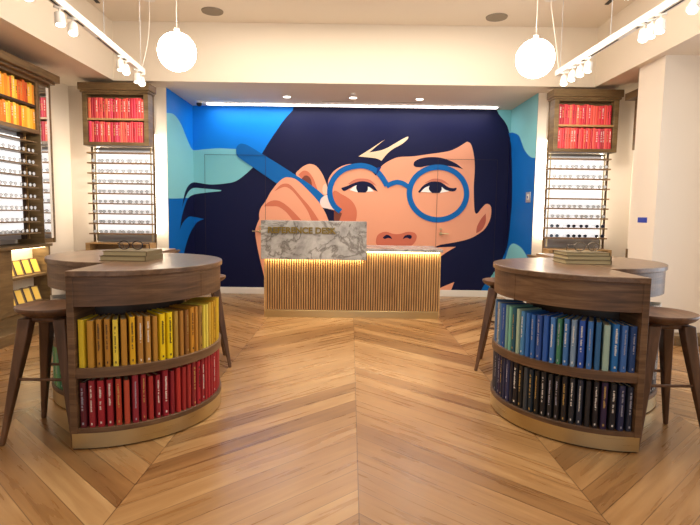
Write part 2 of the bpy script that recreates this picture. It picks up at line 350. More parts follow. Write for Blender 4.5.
# hand
shape('#eda584', [(260.8,208),(266,200.5),(270.7,192),(277.4,183.3),(284,178),(289.8,177.4),(297.4,180.3),(308.8,191),(318.3,201.4),(325,212),(329,222,K),(322,290,K),(267,290,K),(264.5,278),(259.6,258),(256.5,242.4),(255.2,231.4),(257,224.5),(259.4,219,K),(259.2,213.5)])
shape(CREASE, [(274.5,191.2,K),(280.2,185.2),(286,183.5),(291.7,186.2),(301,196.7),(310.7,208),(320,222,K),(312,222,K),(307,210),(297.4,196.7),(290.7,189.5),(284,187)])
shape(CREASE, [(264,206.4,K),(268,202.4),(274.5,200.3),(282,202.2),(291.7,210),(303,222,K),(294,222,K),(286,212),(278.3,206.8),(271,206.3)])
shape(NAILC, [(320,201.6),(322.7,197),(327.8,195.2),(330,202),(335,210.2,K),(328.6,208.7),(322.2,207.2)])
# spectacle frame
ang = [(math.cos(k*2*PI/20), math.sin(k*2*PI/20)) for k in range(20)]
stroke(FRAME, [(438+28.6*c_, 193.5+26.3*s_) for c_, s_ in ang], 5.4, True)
stroke(FRAME, [(340.5,211.5),(334,205.5),(330.2,196.5),(330.4,186.5),(334.6,177.5),(342,170.6),(351,167),(362,165.7),(371,168),(378,172.5),(383.5,179.5),(387,185.5)], 5.4)
shape('#14357c', [(377.4,167.6,K),(381.6,167,K),(375.9,175.8,K)])
stroke(FRAME, [(386.5,186.3),(391,183.8),(397,182.2),(403,183.5),(409.5,187.5)], 4.8)
mo = mural.build('mural', mmats)
pass
tag(mo, 'large painted mural of a dark-haired face adjusting blue round spectacles on the recessed back wall', 'mural')

# doors hidden in the mural
SEAM = mat('door_seam', '#2c2028', .8)
def mural_door(n, x0, x1, ztop, hx, hdir):
    m_ = MB(); t = .0045; y0, y1 = YB-.0168, YB-.0148
    m_.box(x0, x0+t, y0, y1, .1, ztop).box(x1-t, x1, y0, y1, .1, ztop).box(x0, x1, y0, y1, ztop-t, ztop)
    d = struct(m_.build('door_%d' % n, SEAM))
    h = MB().tube((hx, YB-.05, .96), (hx, YB-.016, .96), .022, n=14).tube((hx, YB-.08, .96), (hx, YB-.05, .96), .009).tube((hx, YB-.078, .96), (hx+hdir*.11, YB-.078, .96), .008)
    h.tube((hx, YB-.045, 1.03), (hx, YB-.016, 1.03), .015, n=12)
    h.build('door_handle', BRASS, d)
mural_door(1, -2.19, -1.28, 2.09, -1.36, -1)
mural_door(2, 1.29, 2.18, 2.07, 1.36, 1)

# ------------------------------------------------------------------ half-round bookcases
TH = .94
def halfdisc(R, s, n=48, inset=0, y_in=0):
    """D outline, flat side on x = 0, bulging towards s"""
    pts = [(s*(R*math.cos(a)), R*math.sin(a)) for a in [(-PI/2+PI*k/n) for k in range(n+1)]]
    return pts if s > 0 else pts[::-1]
def bookcase(cx, cy, R, s, label):
    t = empty('half_round_bookcase', (cx, cy, 0), 0, label, 'bookcase', 'walnut half-round bookcase tables')
    MB().prism(halfdisc(R+.012, s), TH-.03, TH, sm=True).build('worktop', WALNUT_TOP, t, bevel=.004)
    ap = MB(); n = 60; ro, ri = R, R-.03
    cut = [23]      # drawer joints
    for k in range(n):
        a0, a1 = -PI/2+PI*k/n, -PI/2+PI*(k+1)/n
        if k in cut: a0 += .006
        vs = []
        for r in (ro, ri):
            for a in (a0, a1):
                for z in (.757, TH-.03): vs.append((s*r*math.cos(a), r*math.sin(a), z))
        ap.add(vs, [(0,2,3,1),(4,5,7,6),(0,1,5,4),(2,6,7,3),(0,4,6,2),(1,3,7,5)], 0, False)
    ap.build('apron', WALNUT, t)
    MB().prism([p for p in halfdisc(R-.03, s)], .757, .775).build('apron_floor', WALNUT, t)
    for z0, z1 in ((.383, .436), (.09, .117)):
        MB().prism(halfdisc(R, s), z0, z1, sm=True).build('shelf', WALNUT, t, bevel=.002)
    MB().prism(halfdisc(R-.004, s), .009, .09, sm=True).build('kick_plate', BRASS, t)
    MB().prism(halfdisc(R-.02, s), 0, .009).build('foot', BLACK, t)  # black slab that paints in the gap shadow below the kick plate
    x1 = s*.034
    MB().box(-s*.002, x1, -R-.004, R+.004, .09, TH-.03).box(.004*s, x1-.012*s, -R+.008, R-.008, 0, .09).build('end_panel', WALNUT, t, bevel=.002)
    # core that carries the shelves
    MB().prism(halfdisc(R-.22, s), .117, .757).build('core', DARKW, t)
    return t
LCX, LCY = -1.432, 3.235; RCX, RCY = 1.545, 3.285; TR = .61
bookcase(LCX, LCY, TR, 1, 'front left half-round walnut bookcase table filled with yellow and red books')
bookcase(LCX-.002, LCY+.45, TR, -1, 'rear left half-round walnut bookcase behind the stool, with green books')
bookcase(RCX, RCY, TR, -1, 'front right half-round walnut bookcase table filled with blue and black books')
bookcase(RCX+.002, RCY+.45, TR, 1, 'rear right half-round walnut bookcase behind the stool, cream books on it')

# ------------------------------------------------------------------ books
def bmat(c_): return mat('cloth_'+c_.lstrip('#'), c_, .5)
TW = mat('title_white', '#e6e2da', .5); TD = mat('title_dark', '#3a2410', .5); TG = mat('title_gold', '#c9a860', .4, .3); TP = mat('title_pale', '#a8a8b8', .5)
def book_mesh_parts(w, h, d, cover, title, parent, seed):
    """spine faces -Y at y=0, standing on z=0, centred on x"""
    m_ = MB(); t = .0028; x0, x1 = -w/2, w/2
    # rounded spine
    prof = [(x0, .006), (x0+w*.12, .001), (0, -.0015), (x1-w*.12, .001), (x1, .006), (x1-t, .008), (0, .003), (x0+t, .008)]
    m_.prism(prof, 0, h, sm=False)
    m_.box(x0, x0+t, .006, d, 0, h).box(x1-t, x1, .006, d, 0, h)
    m_.build('cover', cover, parent)
    MB().box(x0+t, x1-t, .006, d-.005, .003, h-.005).build('page_block', CREAM, parent)
    rnd = random.Random(seed)
    if title:
        tm = MB(); z = h*rnd.uniform(.84, .92); zend = h*rnd.uniform(.3, .45); tw = w*rnd.uniform(.22, .36)
        while z > zend:
            l = rnd.uniform(.004, .009)
            if rnd.random() > .16:
                xx = rnd.uniform(-.0006, .0006)
                tm.box(xx-tw/2, xx+tw/2*rnd.uniform(.3, 1), -.0026, .0005, z-l*.7, z)
            z -= l
        z0_ = h*rnd.uniform(.05, .08)
        tm.build('spine_title', title, parent)
        MB().box(-tw*.4, tw*.4, -.0026, .0005, z0_, z0_+.011).build('spine_emblem', title, parent)
CN = {'y': ['yellow'], }
def arc_books(cx, cy, R, s, z, specs, a0, pitch, shelf_desc, case_desc, group, hbase=.245):
    """specs: (colour, colourname, title material, width factor, height factor) from the near end panel round the curve"""
    a = a0
    for i, (c_, cn_, tm_, wf_, hf_) in enumerate(specs):
        w = min(.0325, .0272*wf_); r = R-.013
        dl = (w+pitch*(1-abs(0)))/r
        am = a+dl/2
        px, py = cx+s*r*math.cos(am), cy+r*math.sin(am)
        rz = (am+PI/2)*min(1, (i+.3)/3); rz = rz if s > 0 else -rz
        t = empty('book', (px, py, z), rz, '%s clothbound book, %s from near end, %s shelf, %s bookcase' % (cn_, ORD[i+1], shelf_desc, case_desc), 'book', group)
        book_mesh_parts(w, hbase*hf_, .165, bmat(c_), tm_, t, i*31+int(z*100))
        a += dl
    return a
Y_ = lambda c_, n_, t_=None, w_=1, h_=1: (c_, n_, t_, w_, h_)
yel = [Y_('#d8bd28','bright yellow',None,1.1,1.02),Y_('#bd8c2e','ochre',None,1.15,1.0),Y_('#b5822c','ochre',TD,.95,1.02),Y_('#b07c28','ochre',TD,.95,1.02),Y_('#e6cf45','pale yellow',TD,.95,1.0),
 Y_('#b8842a','ochre',None,1.05,1.0),Y_('#dfae18','golden yellow',TD,1,1.04),Y_('#b58238','tan',TW,.95,1.04),Y_('#ba883a','tan',TW,.95,1.02),Y_('#b68432','tan',None,.85,1.01),
 Y_('#f0cf08','vivid yellow',TD,1.1,1.04),Y_('#f0d400','vivid yellow',TD,1.1,1.05),Y_('#b08e3c','dull ochre',None,.8,1.05),Y_('#ab7830','brown ochre',None,.85,1.04),Y_('#8f6028','brown',TG,.9,1.04),
 Y_('#c88c26','amber',TD,1,1.07),Y_('#c48c38','amber',None,.7,1.07),Y_('#a37c32','brown ochre',TD,1,1.06),Y_('#e6d350','pale yellow',None,.75,1.05),Y_('#e8d860','pale yellow',None,.7,1.05),
 Y_('#caa83a','mustard',None,.9,1.07),Y_('#d0a428','mustard',None,.8,1.06),Y_('#c89a20','mustard',TD,.85,1.08),Y_('#c09820','mustard',None,.8,1.07),Y_('#cfae22','mustard',None,.8,1.08),Y_('#d8b820','yellow',None,.8,1.06),Y_('#c8a01c','mustard',None,.8,1.05),Y_('#d0a820','mustard',None,.8,1.05)]
red = [Y_('#5e1626','dark maroon',TP,1.1,.98),Y_('#96202c','crimson',TW,1.1,1.02),Y_('#a01a28','crimson',TW,1.3,1.01),Y_('#981c28','crimson',TW,1.1,1.02),Y_('#b23a26','brick red',TG,1,1.02),Y_('#b84830','orange red',None,1,.97),
 Y_('#8e2030','dark red',TP,1.15,1.06),Y_('#901e28','dark red',TG,.95,1.05),Y_('#a82c28','red',None,.9,.98),Y_('#8c1c2a','dark red',TW,.95,.98),Y_('#901428','deep red',TW,1.2,1.06),Y_('#8a1c28','dark red',None,.85,1.0),
 Y_('#b02c28','red',None,1,1.04),Y_('#a02828','red',None,.85,1.02),Y_('#a8302c','red',None,.85,1.05),Y_('#8c2428','dark red',TG,1,1.07),Y_('#b02030','red',TD,1,1.04),Y_('#981c28','crimson',TW,.9,1.06),Y_('#a82028','red',None,.8,1.05),
 Y_('#b42430','bright red',None,.9,1.07),Y_('#9c1c28','crimson',None,.85,1.05),Y_('#a41c2c','crimson',TW,.85,1.06),Y_('#b01c28','red',None,.8,1.05),Y_('#981828','crimson',None,.85,1.07),Y_('#a82030','red',None,.8,1.05),Y_('#a01828','crimson',None,.8,1.05),Y_('#a81c24','red',None,.8,1.05),Y_('#a01828','crimson',None,.8,1.05)]
blu = [Y_('#1f4278','navy blue',TP,1.15,1.0),Y_('#3a6ab0','mid blue',TP,1.1,1.01),Y_('#1d6cb4','bright blue',TW,1.15,1.03),Y_('#9fbcae','pale sage green',None,1.15,1.0),Y_('#2a6296','steel blue',None,.95,1.05),Y_('#3a72b8','mid blue',TP,1,1.05),
 Y_('#2450ac','royal blue',TW,1.1,1.05),Y_('#7c98b4','patterned grey blue',TW,.95,1.05),Y_('#3f74b4','mid blue',TW,.95,1.05),Y_('#3f7e62','green',TP,.85,1.03),Y_('#4a80c4','light blue',TW,.95,1.04),Y_('#2a5cae','royal blue',None,1,1.06),Y_('#2c5096','dark blue',TP,1.1,1.04),Y_('#2f66b0','blue',TP,.9,1.02),
 Y_('#2f6ab4','blue',None,.85,1.04),Y_('#4a86b8','sky blue',TW,1,1.05),Y_('#a6bca2','pale sage green',None,.9,1.08),Y_('#1f5468','dark teal',TG,.95,1.08),Y_('#78b8a2','mint green',None,.9,1.08),Y_('#7ca69c','grey green',None,.9,1.1),
 Y_('#23509c','blue',TP,.85,1.1),Y_('#2f62a8','blue',None,.9,1.08),Y_('#6284a0','grey blue',TW,.85,1.08),Y_('#b0a898','beige grey',TD,.85,1.07),Y_('#2c70b0','blue',None,.8,1.06),Y_('#2a609c','blue',None,.8,1.07),Y_('#7c8c94','grey',None,.8,1.08),Y_('#2c5080','dark blue',None,.9,1.06)]
drk = [Y_('#1c2438','black blue',TP,1,.98),Y_('#22294e','dark navy',TP,1.1,1.0),Y_('#14141c','black',TW,1.15,1.02),Y_('#2e1c40','dark purple',TG,1.1,1.04),Y_('#1a1418','black',TW,1,1.03),Y_('#1f1c1e','black',None,.95,1.03),Y_('#20283a','dark slate',TW,1.05,1.03),
 Y_('#20242c','charcoal',TW,1,1.03),Y_('#1e1a1c','black',TG,1,1.04),Y_('#1c1a1c','black',TP,.95,1.02),Y_('#232326','charcoal',TP,.95,1.03),Y_('#16181e','black',TW,1.1,1.05),Y_('#1e1c1a','black',TG,.95,1.03),Y_('#1c2c38','dark slate',TG,.9,1.03),Y_('#3c4248','dark grey',None,.95,1.03),
 Y_('#22201c','black',TG,.95,1.04),Y_('#121218','black',TW,1.2,1.06),Y_('#201c2c','dark purple',None,.75,1.05),Y_('#28305a','indigo',TP,1.2,1.05),Y_('#22264a','indigo',None,.8,1.04),Y_('#1c2240','dark navy',TG,.85,1.05),Y_('#2c2248','dark purple',TP,.85,1.06),Y_('#1c2448','dark navy',None,.8,1.06),Y_('#20283c','dark slate',TP,.8,1.04),Y_('#2c3040','dark slate',None,.8,1.05),Y_('#1c2030','black blue',None,.8,1.04),Y_('#1c2030','black blue',None,.8,1.04),Y_('#24283c','black blue',None,.8,1.04)]
A0 = -PI/2+.058
arc_books(LCX, LCY, TR, 1, .436, yel, A0, .0138, 'upper', 'front left', 'yellow books on the left bookcase')
arc_books(LCX, LCY, TR, 1, .117, red, A0-.002, .0135, 'lower', 'front left', 'red books on the left bookcase')
arc_books(RCX, RCY, TR, -1, .436, blu, A0, .0130, 'upper', 'front right', 'blue and green books on the right bookcase')
arc_books(RCX, RCY, TR, -1, .117, drk, A0-.002, .0130, 'lower', 'front right', 'black and navy books on the right bookcase')
grn = [Y_(random.choice(['#2f6e48','#4c9060','#6aa878','#1f4a34','#88b070']), 'green', TP if k % 2 else None, random.uniform(.8, 1.1), random.uniform(.97, 1.06)) for k in range(14)]
crm = [Y_(random.choice(['#d8d0c0','#c8c4ba','#e0dccf','#b8b4ac']), 'cream', None, random.uniform(.9, 1.1), random.uniform(.99, 1.06)) for k in range(14)]
blk = [Y_(random.choice(['#26262a','#3a3a40','#6c6a68','#1c1c20']), 'charcoal', TW, random.uniform(.8, 1.1), random.uniform(.97, 1.06)) for k in range(14)]
arc_books(LCX-.002, LCY+.45, TR, -1, .436, crm, A0+.15, .011, 'upper', 'rear left', 'cream books on the rear left bookcase')
arc_books(LCX-.002, LCY+.45, TR, -1, .117, grn, A0+.15, .011, 'lower', 'rear left', 'green books on the rear left bookcase')
arc_books(RCX+.002, RCY+.45, TR, 1, .436, crm, A0+.15, .011, 'upper', 'rear right', 'cream books on the rear right bookcase')
arc_books(RCX+.002, RCY+.45, TR, 1, .117, blk, A0+.15, .011, 'lower', 'rear right', 'charcoal books on the rear right bookcase')

# flat books with spectacles on the tables
def flat_book(loc, rz, w, d, h, label, group):
    t = empty('book', loc, rz, label, 'book', group)
    m_ = MB().box(-w/2, w/2, -d/2, d/2, 0, .0035).box(-w/2, w/2, -d/2, d/2, h-.0035, h).box(w/2-.006, w/2, -d/2, d/2, .0035, h-.0035)
    m_.build('cover', mat('olive_cloth', '#6a5c3e', .7), t, bevel=.001)
    MB().box(-w/2+.006, w/2-.006, -d/2+.005, d/2-.005, .0035, h-.0035).build('page_block', mat('gilt_pages', '#bcae86', .6), t)
    return t
zt = TH
flat_book((-1.375, 3.30, zt), -.05, .29, .26, .030, 'olive clothbound book lying under another on the left table', 'flat books on the tables')
flat_book((-1.37, 3.305, zt+.030), -.02, .275, .25, .030, 'olive clothbound book lying on top of another under spectacles on the left table', 'flat books on the tables')
flat_book((1.545, 3.50, zt), -.04, .30, .24, .028, 'olive book lying at the bottom of the stack on the right table', 'flat books on the tables')
flat_book((1.548, 3.505, zt+.028), .02, .29, .235, .026, 'olive book in the middle of the stack on the right table', 'flat books on the tables')
flat_book((1.545, 3.51, zt+.054), 0, .285, .23, .022, 'olive book lying on top of the stack under spectacles on the right table', 'flat books on the tables')
def spectacles(loc, rz, frame, lens, label, group, sc=1, thick=.0028, part=True, r=.024):
    t = empty('spectacles', loc, rz, label, 'glasses', group); t.scale = (sc, sc, sc)
    m_ = MB(); z = r+thick
    for s in (-1, 1):
        m_.torus((s*.034, 0, z), r*1.12, r*.9, thick)
        m_.tube((s*(.034+r), 0, z+.008), (s*.069, .004, z+.008), thick, n=6)
        m_.tube((s*.069, .004, z+.008), (s*.069, .07, z+.006), thick*.8, n=6).tube((s*.069, .07, z+.006), (s*.067, .088, thick), thick*.8, n=6)
    m_.tube((-.034+r-.001, 0, z+.006), (.034-r+.001, 0, z+.006), thick, n=6)
    m_.build('frame', frame, t)
    for s in (-1, 1):
        n = 14; l = MB()
        vs = [(s*.034+r*math.cos(k*2*PI/n), -.0008, z+r*.9*math.sin(k*2*PI/n)) for k in range(n)]+[(s*.034+r*math.cos(k*2*PI/n), .0008, z+r*.9*math.sin(k*2*PI/n)) for k in range(n)]
        l.add(vs, [tuple(range(n)), tuple(range(n, 2*n))]+[(k, (k+1) % n, n+(k+1) % n, n+k) for k in range(n)])
        l.build('lens', lens, t)
    return t
FR_DARK = mat('frame_tortoise', '#2c1c16', .3); FR_GREY = mat('frame_grey', '#6c747e', .3); FR_BLUE = mat('frame_blue', '#3a4a6c', .3); FR_CLR = mat('frame_pale', '#9ca2aa', .3); FR_METAL = mat('frame_metal', '#8c8478', .3, .8)
GL = mat('clear_lens', '#ffffff', .02, spec=.5, trans=1)
spectacles((-1.365, 3.26, zt+.060), .05, FR_DARK, GL, 'dark round spectacles resting on the olive books on the left table', None, sc=1.2)
spectacles((1.56, 3.46, zt+.076), -.05, FR_METAL, GL, 'thin round spectacles resting on the olive books on the right table', None, sc=1.3)

# ------------------------------------------------------------------ stools
def stool():
    t = empty('round_stool')
    prof = [(0, .668), (.10, .669), (.14, .676), (.172, .694), (.184, .708), (.187, .718), (.185, .724), (.178, .725), (.155, .718), (.09, .712), (0, .710)]
    MB().lathe(prof, n=56).build('seat', STOOLW, t)
    MB().box(-.105, .105, -.105, .105, .645, .676).build('seat_block', STOOLW, t, bevel=.012)
    for sx, sy in ((-1, -1), (1, -1), (-1, 1), (1, 1)):
        m_ = MB(); top = (sx*.092, sy*.092, .668); bot = (sx*.193, sy*.190, 0)
        w0, w1 = .030, .012
        def ring(c_, w_): return [(c_[0]+a*w_, c_[1]+b_*w_, c_[2]) for a, b_ in ((-1, -1), (1, -1), (1, 1), (-1, 1))]
        mid = (sx*.108, sy*.108, .55)
        m_.add(ring(bot, w1)+ring(mid, w0)+ring(top, .033), [(3, 2, 1, 0), (8, 9, 10, 11)]+[(j*4+k, j*4+(k+1) % 4, (j+1)*4+(k+1) % 4, (j+1)*4+k) for j in range(2) for k in range(4)])
        m_.build('leg', STOOLW, t, bevel=.006)
    fz = .345; e = .092+.099*(1-fz/.668)
    for a, b_ in (((-e, -e), (e, -e)), ((-e, e), (e, e))):
        MB().tube((a[0], a[1], fz), (b_[0], b_[1], fz), .0085, n=8).build('footrest', STOOLW, t)
    return t
st = stool(); st.location = (-1.632, 2.86, 0)
tag(st, 'dark walnut round stool at the left edge, tucked beside the yellow and red book table', 'stool', 'walnut stools')
for loc, rz_, lb in (((1.74, 2.90, 0), 0, 'dark walnut round stool at the right edge, beside the blue book table'),
                ((-1.20, 4.24, 0), math.radians(20), 'walnut stool mostly hidden behind the left table, one foot showing on its right'),
                ((1.27, 4.24, 0), -math.radians(20), 'walnut stool mostly hidden behind the right table, one leg showing on its left')):
    o = copy_tree(st); o.location = loc; o.rotation_euler = (0, 0, rz_); tag(o, lb)

# ------------------------------------------------------------------ reference desk
dk = empty('reference_desk', (0, 6.2, 0), 0, 'oak slatted reception desk with grey marble panel and brass lettering, in front of the mural', 'desk')
DX0, DX1, DM = -1.02, 1.075, .19
m_ = MB(); n = 72; pw = (DX1-DX0-.03)/n
for k in range(n):
    x = DX0+.015+k*pw
    m_.box(x+.003, x+pw-.012, 0, .034, .085, .70 if x < DM-.02 else .80)
m_.build('slatted_front', SLATW, dk)
MB().box(DX0+.015, DX1-.015, .034, .04, .085, .795).build('slat_backing', mat('slat_backing', '#4a3018', .6), dk)
MB().box(DX0, DX1, .04, .06, .085, .80).box(DX0, DX0+.015, 0, .7, 0, .80).box(DX1-.015, DX1, -.01, .7, .0, .80).box(DX0, DX1, .66, .7, 0, .8).build('carcass', OAKL, dk)
MB().box(DX0+.01, DX1-.016, -.012, .05, 0, .085).build('kick_plate', BRASS, dk, bevel=.002)
MB().box(DM, DX1+.02, -.03, .72, .80, .832).build('counter_top', MARBLE, dk, bevel=.002)
mp_ = MB().box(-1.045, DM, -.07, -.03, .70, 1.15).box(-1.045, DM, -.03, .35, 1.11, 1.15).box(-1.045, -1.015, -.03, .35, .70, 1.11).box(DM-.03, DM, -.03, .35, .83, 1.11)
mp_.build('marble_panel', MARBLE, dk, bevel=.002)
MB().box(-1.01, DM-.03, .35, .38, .80, 1.15).box(-1.01, DM-.03, -.03, .35, .80, .82).build('back_board', OAKL, dk)
MB().box(DM+.01, DX1-.02, -.022, -.008, .788, .799).box(DX0+.02, DM-.02, -.022, -.008, .700, .708).build('led_strip', LEDW, dk)
tcv = bpy.data.curves.new('lettering', 'FONT'); tcv.body = 'REFERENCE DESK'; tcv.size = .098; tcv.extrude = .006; tcv.align_x = 'LEFT'; tcv.space_character = 1.0; tcv.offset = .003
to = bpy.data.objects.new('lettering', tcv); col.objects.link(to)
bpy.context.view_layer.update()
dg = bpy.context.evaluated_depsgraph_get(); me = bpy.data.meshes.new_from_object(to.evaluated_get(dg)); bpy.data.objects.remove(to)
wdt = max(v_.co.x for v_ in me.vertices); lo = bpy.data.objects.new('lettering', me); col.objects.link(lo); lo.parent = dk
lo.rotation_euler = (PI/2, 0, 0); lo.location = (-.965, -.077, 1.008); lo.scale = (.80/wdt, 1, 1); me.materials.clear(); me.materials.append(LETTER)

# ------------------------------------------------------------------ wall display cabinets (back wall)
def simple_book(mesh, loc, rz, m_, label, group):
    o = bpy.data.objects.new('book', mesh); col.objects.link(o); o.location = loc; o.rotation_euler = (0, 0, rz)
    o.material_slots[0].link = 'OBJECT'; o.material_slots[0].material = m_
    tag(o, label, 'book', group); return o
sb_cache = {}
def sb_mesh(w, h, title):
    k = (round(w, 3), round(h, 3), title)
    if k not in sb_cache:
        m_ = MB(); d = .118
        m_.prism([(-w/2, .004), (-w/4, 0), (w/4, 0), (w/2, .004), (w/2, d), (w/2-.002, d), (w/2-.002, .008), (-w/2+.002, .008), (-w/2+.002, d), (-w/2, d)], 0, h)
        m_.box(-w/2+.002, w/2-.002, .008, d-.004, .002, h-.004, 1)
        rnd = random.Random(title*7+1)
        z = h*.86
        while z > h*.35 and title != 3:
            l = rnd.uniform(.006, .014)
            if rnd.random() > .25: m_.box(-w*.16, w*.16, -.001, .002, z-l*.7, z, 2)
            z -= l
        sb_cache[k] = m_.mesh('book', [CREAM, CREAM, (TW, TG, TD, TW)[title]])
    return sb_cache[k]
REDS = [('#c8283a', 'crimson'), ('#d03a40', 'red'), ('#b81c30', 'deep red'), ('#d84a3c', 'orange red'), ('#c02440', 'raspberry red'), ('#a81c2c', 'dark red'), ('#d0343c', 'red'), ('#e0584c', 'coral'), ('#d83c5c', 'pink red'), ('#e2684c', 'orange red')]
YELS = [('#e8a020', 'amber'), ('#f0b830', 'golden yellow'), ('#e07820', 'orange'), ('#f4cc50', 'pale yellow'), ('#d86018', 'deep orange'), ('#f0a828', 'amber'), ('#c85018', 'rust orange'), ('#d8481c', 'red orange'), ('#e88a1c', 'orange')]
EYE_PROTO = {}
def eye_mesh():
    out = []
    for fm in (FR_GREY, FR_CLR, FR_BLUE, FR_DARK, FR_METAL): out.append(fm)
    return out
def mini_glasses(loc, rz, frame, lens, label, group, proto):
    if 'p' not in proto:
        t = spectacles(loc, rz, frame, lens, label, group, thick=.0017, r=.020); proto['p'] = t
    else:
        t = copy_tree(proto['p']); t.location = loc; t.rotation_euler = (0, 0, rz); tag(t, label, 'glasses', group)
        for ch, m__ in zip(t.children, (frame, lens)): pass
    for ch in t.children:
        if ch.name.startswith('frame'): ch.material_slots[0].link = 'OBJECT'; ch.material_slots[0].material = frame
        else: ch.material_slots[0].link = 'OBJECT'; ch.material_slots[0].material = lens
    return t
proto = {}
def wall_cabinet(x0, x1, side, nglass, ztop_shelf=1.95, zbot=.96, empties=(), sun=(), dz=0):
    """cabinet on the back wall, front plane y = 6.5"""
    W = x1-x0; cx = (x0+x1)/2
    t = empty('display_cabinet', (cx, YW, 0), 0, 'brown oak wall cabinet with red books above lit spectacle shelves, %s of the mural' % side, 'cabinet', 'wall display cabinets')
    y0 = 6.42-YW; y1 = y0+.15; h = W/2
    MB().box(-h-.03, h+.03, y0-.04, y1+.05, 2.665, 2.75).box(-h-.015, h+.015, y0-.02, y1+.04, 2.64, 2.665).build('cornice', OAKD, t, bevel=.003)
    b_ = MB().box(-h, -h+.055, y0, y1, 2.02, 2.64).box(h-.055, h, y0, y1, 2.02, 2.64).box(-h+.055, h-.055, y0, y1, 2.02, 2.06).box(-h+.055, h-.055, y0, y1, 2.62, 2.64)
    b_.box(-h+.055, h-.055, y1-.015, y1, 2.06, 2.62)
    b_.build('book_box', OAKD, t, bevel=.002)
    MB().box(-h+.055, h-.055, y0+.005, y1-.015, 2.32, 2.343).build('book_shelf', OAKL, t)
    for s in (-1, 1):
        MB().box(s*(h-.012)-.011, s*(h-.012)+.011, y1+.031, y1+.05, .745, 2.64).build('post', OAKD, t)
        MB().box(s*(h-.05)-.006, s*(h-.05)+.006, y1+.031, y1+.045, .86, 2.02).build('rod', BRASS, t)
        MB().box(s*(h-.03)-.008, s*(h-.03)+.008, -.09, -.06, .95, 2.2).build('light_strip', LEDS, t)
    MB().box(-h+.03, h-.03, -.16, -.13, zbot+.005, ztop_shelf+.02).build('backlit_panel', LEDP, t)
    MB().box(-h+.03, h-.03, -.16, -.13, .85, zbot-.012).build('lower_panel', GREYP, t)
    MB().box(-h+.03, h-.03, -.16, -.13, ztop_shelf+.04, 2.02).build('upper_panel', GREYP, t)
    MB().box(-h+.05, h-.05, -.13, -.10, .745, 2.03).build('back_board', WHITE, t)
    zs = [ztop_shelf-(ztop_shelf-zbot)*k/8 for k in range(9)]
    for z in zs:
        MB().box(-h-.005, h-.015, 6.5-YW, 6.60-YW, z-.017, z).build('shelf', OAKM, t, bevel=.001)
    rnd = random.Random(3 if side == 'left' else 4)
    for k, z in enumerate(zs):
        if k == 0 or k in empties: continue
        nn = 4 if k in sun else nglass
        for i in range(nn):
            gx = cx-h+.105+(W-.21)*(i+(rnd.uniform(-.14, .14) if 0 < i < nn-1 else 0))/(nn-1)
            if k in sun: fr, ln = FR_BLUE, LENS_DARK; what = 'dark sunglasses'
            else: fr, ln = rnd.choice([FR_GREY, FR_CLR, FR_METAL, FR_GREY, FR_DARK]), LENS_CLEAR; what = 'small spectacles'
            mini_glasses((gx, 6.5+.012, z), rnd.uniform(-.06, .06), fr, ln, '%s, %s from left, %s shelf down, %s wall cabinet' % (what, ORD[i+1], ORD[k+1], side), 'spectacles on the %s wall cabinet' % side, proto)
    for row, (zb, nm) in enumerate(((2.343, 'upper'), (2.06, 'lower'))):
        x = cx-h+.063; i = 1
        while x < cx+h-.085:
            w = rnd.choice((.022, .026, .030, .034)); hh = rnd.choice((.225, .232, .24)) if row == 0 else rnd.choice((.235, .242, .248))
            c_, cn_ = rnd.choice(REDS)
            simple_book(sb_mesh(w, hh, rnd.choice((0, 1, 2, 3, 3))), (x+w/2, 6.42+.014, zb), 0, bmat(c_), '%s book, %s from left, %s row, %s wall cabinet' % (cn_, ORD[i], nm, side), 'red books in the %s wall cabinet' % side)
            x += w+.0012; i += 1
    # low cupboard underneath
    sx = 1 if side == 'left' else -1
    bx0, bx1 = (x0-.1, x1+.23) if side == 'left' else (x0-.12, x1+.05)
    c2 = empty('low_cupboard', ((bx0+bx1)/2, YW-.006, 0), 0, 'low brown oak cupboard below the %s wall cabinet' % side, 'cupboard', 'low cupboards')
    hw = (bx1-bx0)/2
    MB().box(-hw, hw, -.47, 0, .72, .745).build('top_board', OAKD, c2, bevel=.003)
    MB().box(-hw+.02, hw-.02, -.44, 0, 0, .72).build('body', OAKD, c2)
    for s in (-1, 1): MB().box(s*.01, s*(hw-.03), -.455, -.44, .08, .70).build('door', OAKD, c2, bevel=.002)
    o_ = cx-(bx0+bx1)/2
    c3 = empty('display_tray', (cx, 6.56, .745), 0, 'open light oak tray box on the low cupboard %s of the mural' % side, 'box', 'open tray boxes')
    MB().box(-h, h, -.17, .035, .085, .1).box(-h, -h+.05, -.17, .035, 0, .085).box(h-.05, h, -.17, .035, 0, .085).box(-h+.05, h-.05, .02, .035, 0, .085).box(-h+.05, h-.05, -.17, .02, 0, .006).build('box_shell', OAKL, c3, bevel=.002)
    return t
wall_cabinet(-3.23, -2.44, 'left', 6)
wall_cabinet(2.42, 3.19, 'right', 5, 1.955, .985, empties=(4,), sun=(7, 8))

# ------------------------------------------------------------------ left wall unit
lu = empty('tall_bookcase', (-3.6, 5.1, 0), 0, 'brown oak bookcase on the left wall with orange books above lit spectacle shelves', 'cabinet')
X0 = .3   # front plane, local x
YA, YE = -.75, .555
MB().box(0, .40, YA, .80, 2.61, 2.69).box(0, .36, YA, .77, 2.585, 2.61).build('cornice', OAKD, lu, bevel=.003)
MB().box(0, X0, YE-.04, YE, 2.03, 2.585).box(0, X0, YA, YA+.04, 2.03, 2.585).box(0, X0, YA+.04, YE-.04, 2.03, 2.07).box(0, X0, YA+.04, YE-.04, 2.555, 2.585).box(0, .015, YA+.04, YE-.04, 2.07, 2.555).build('book_box', OAKD, lu, bevel=.002)
MB().box(.015, X0-.01, YA+.04, YE-.04, 2.30, 2.325).build('book_shelf', DARKW, lu)
MB().box(.15, .18, YA, .44, 1.02, 1.98).build('backlit_panel', LEDP, lu)
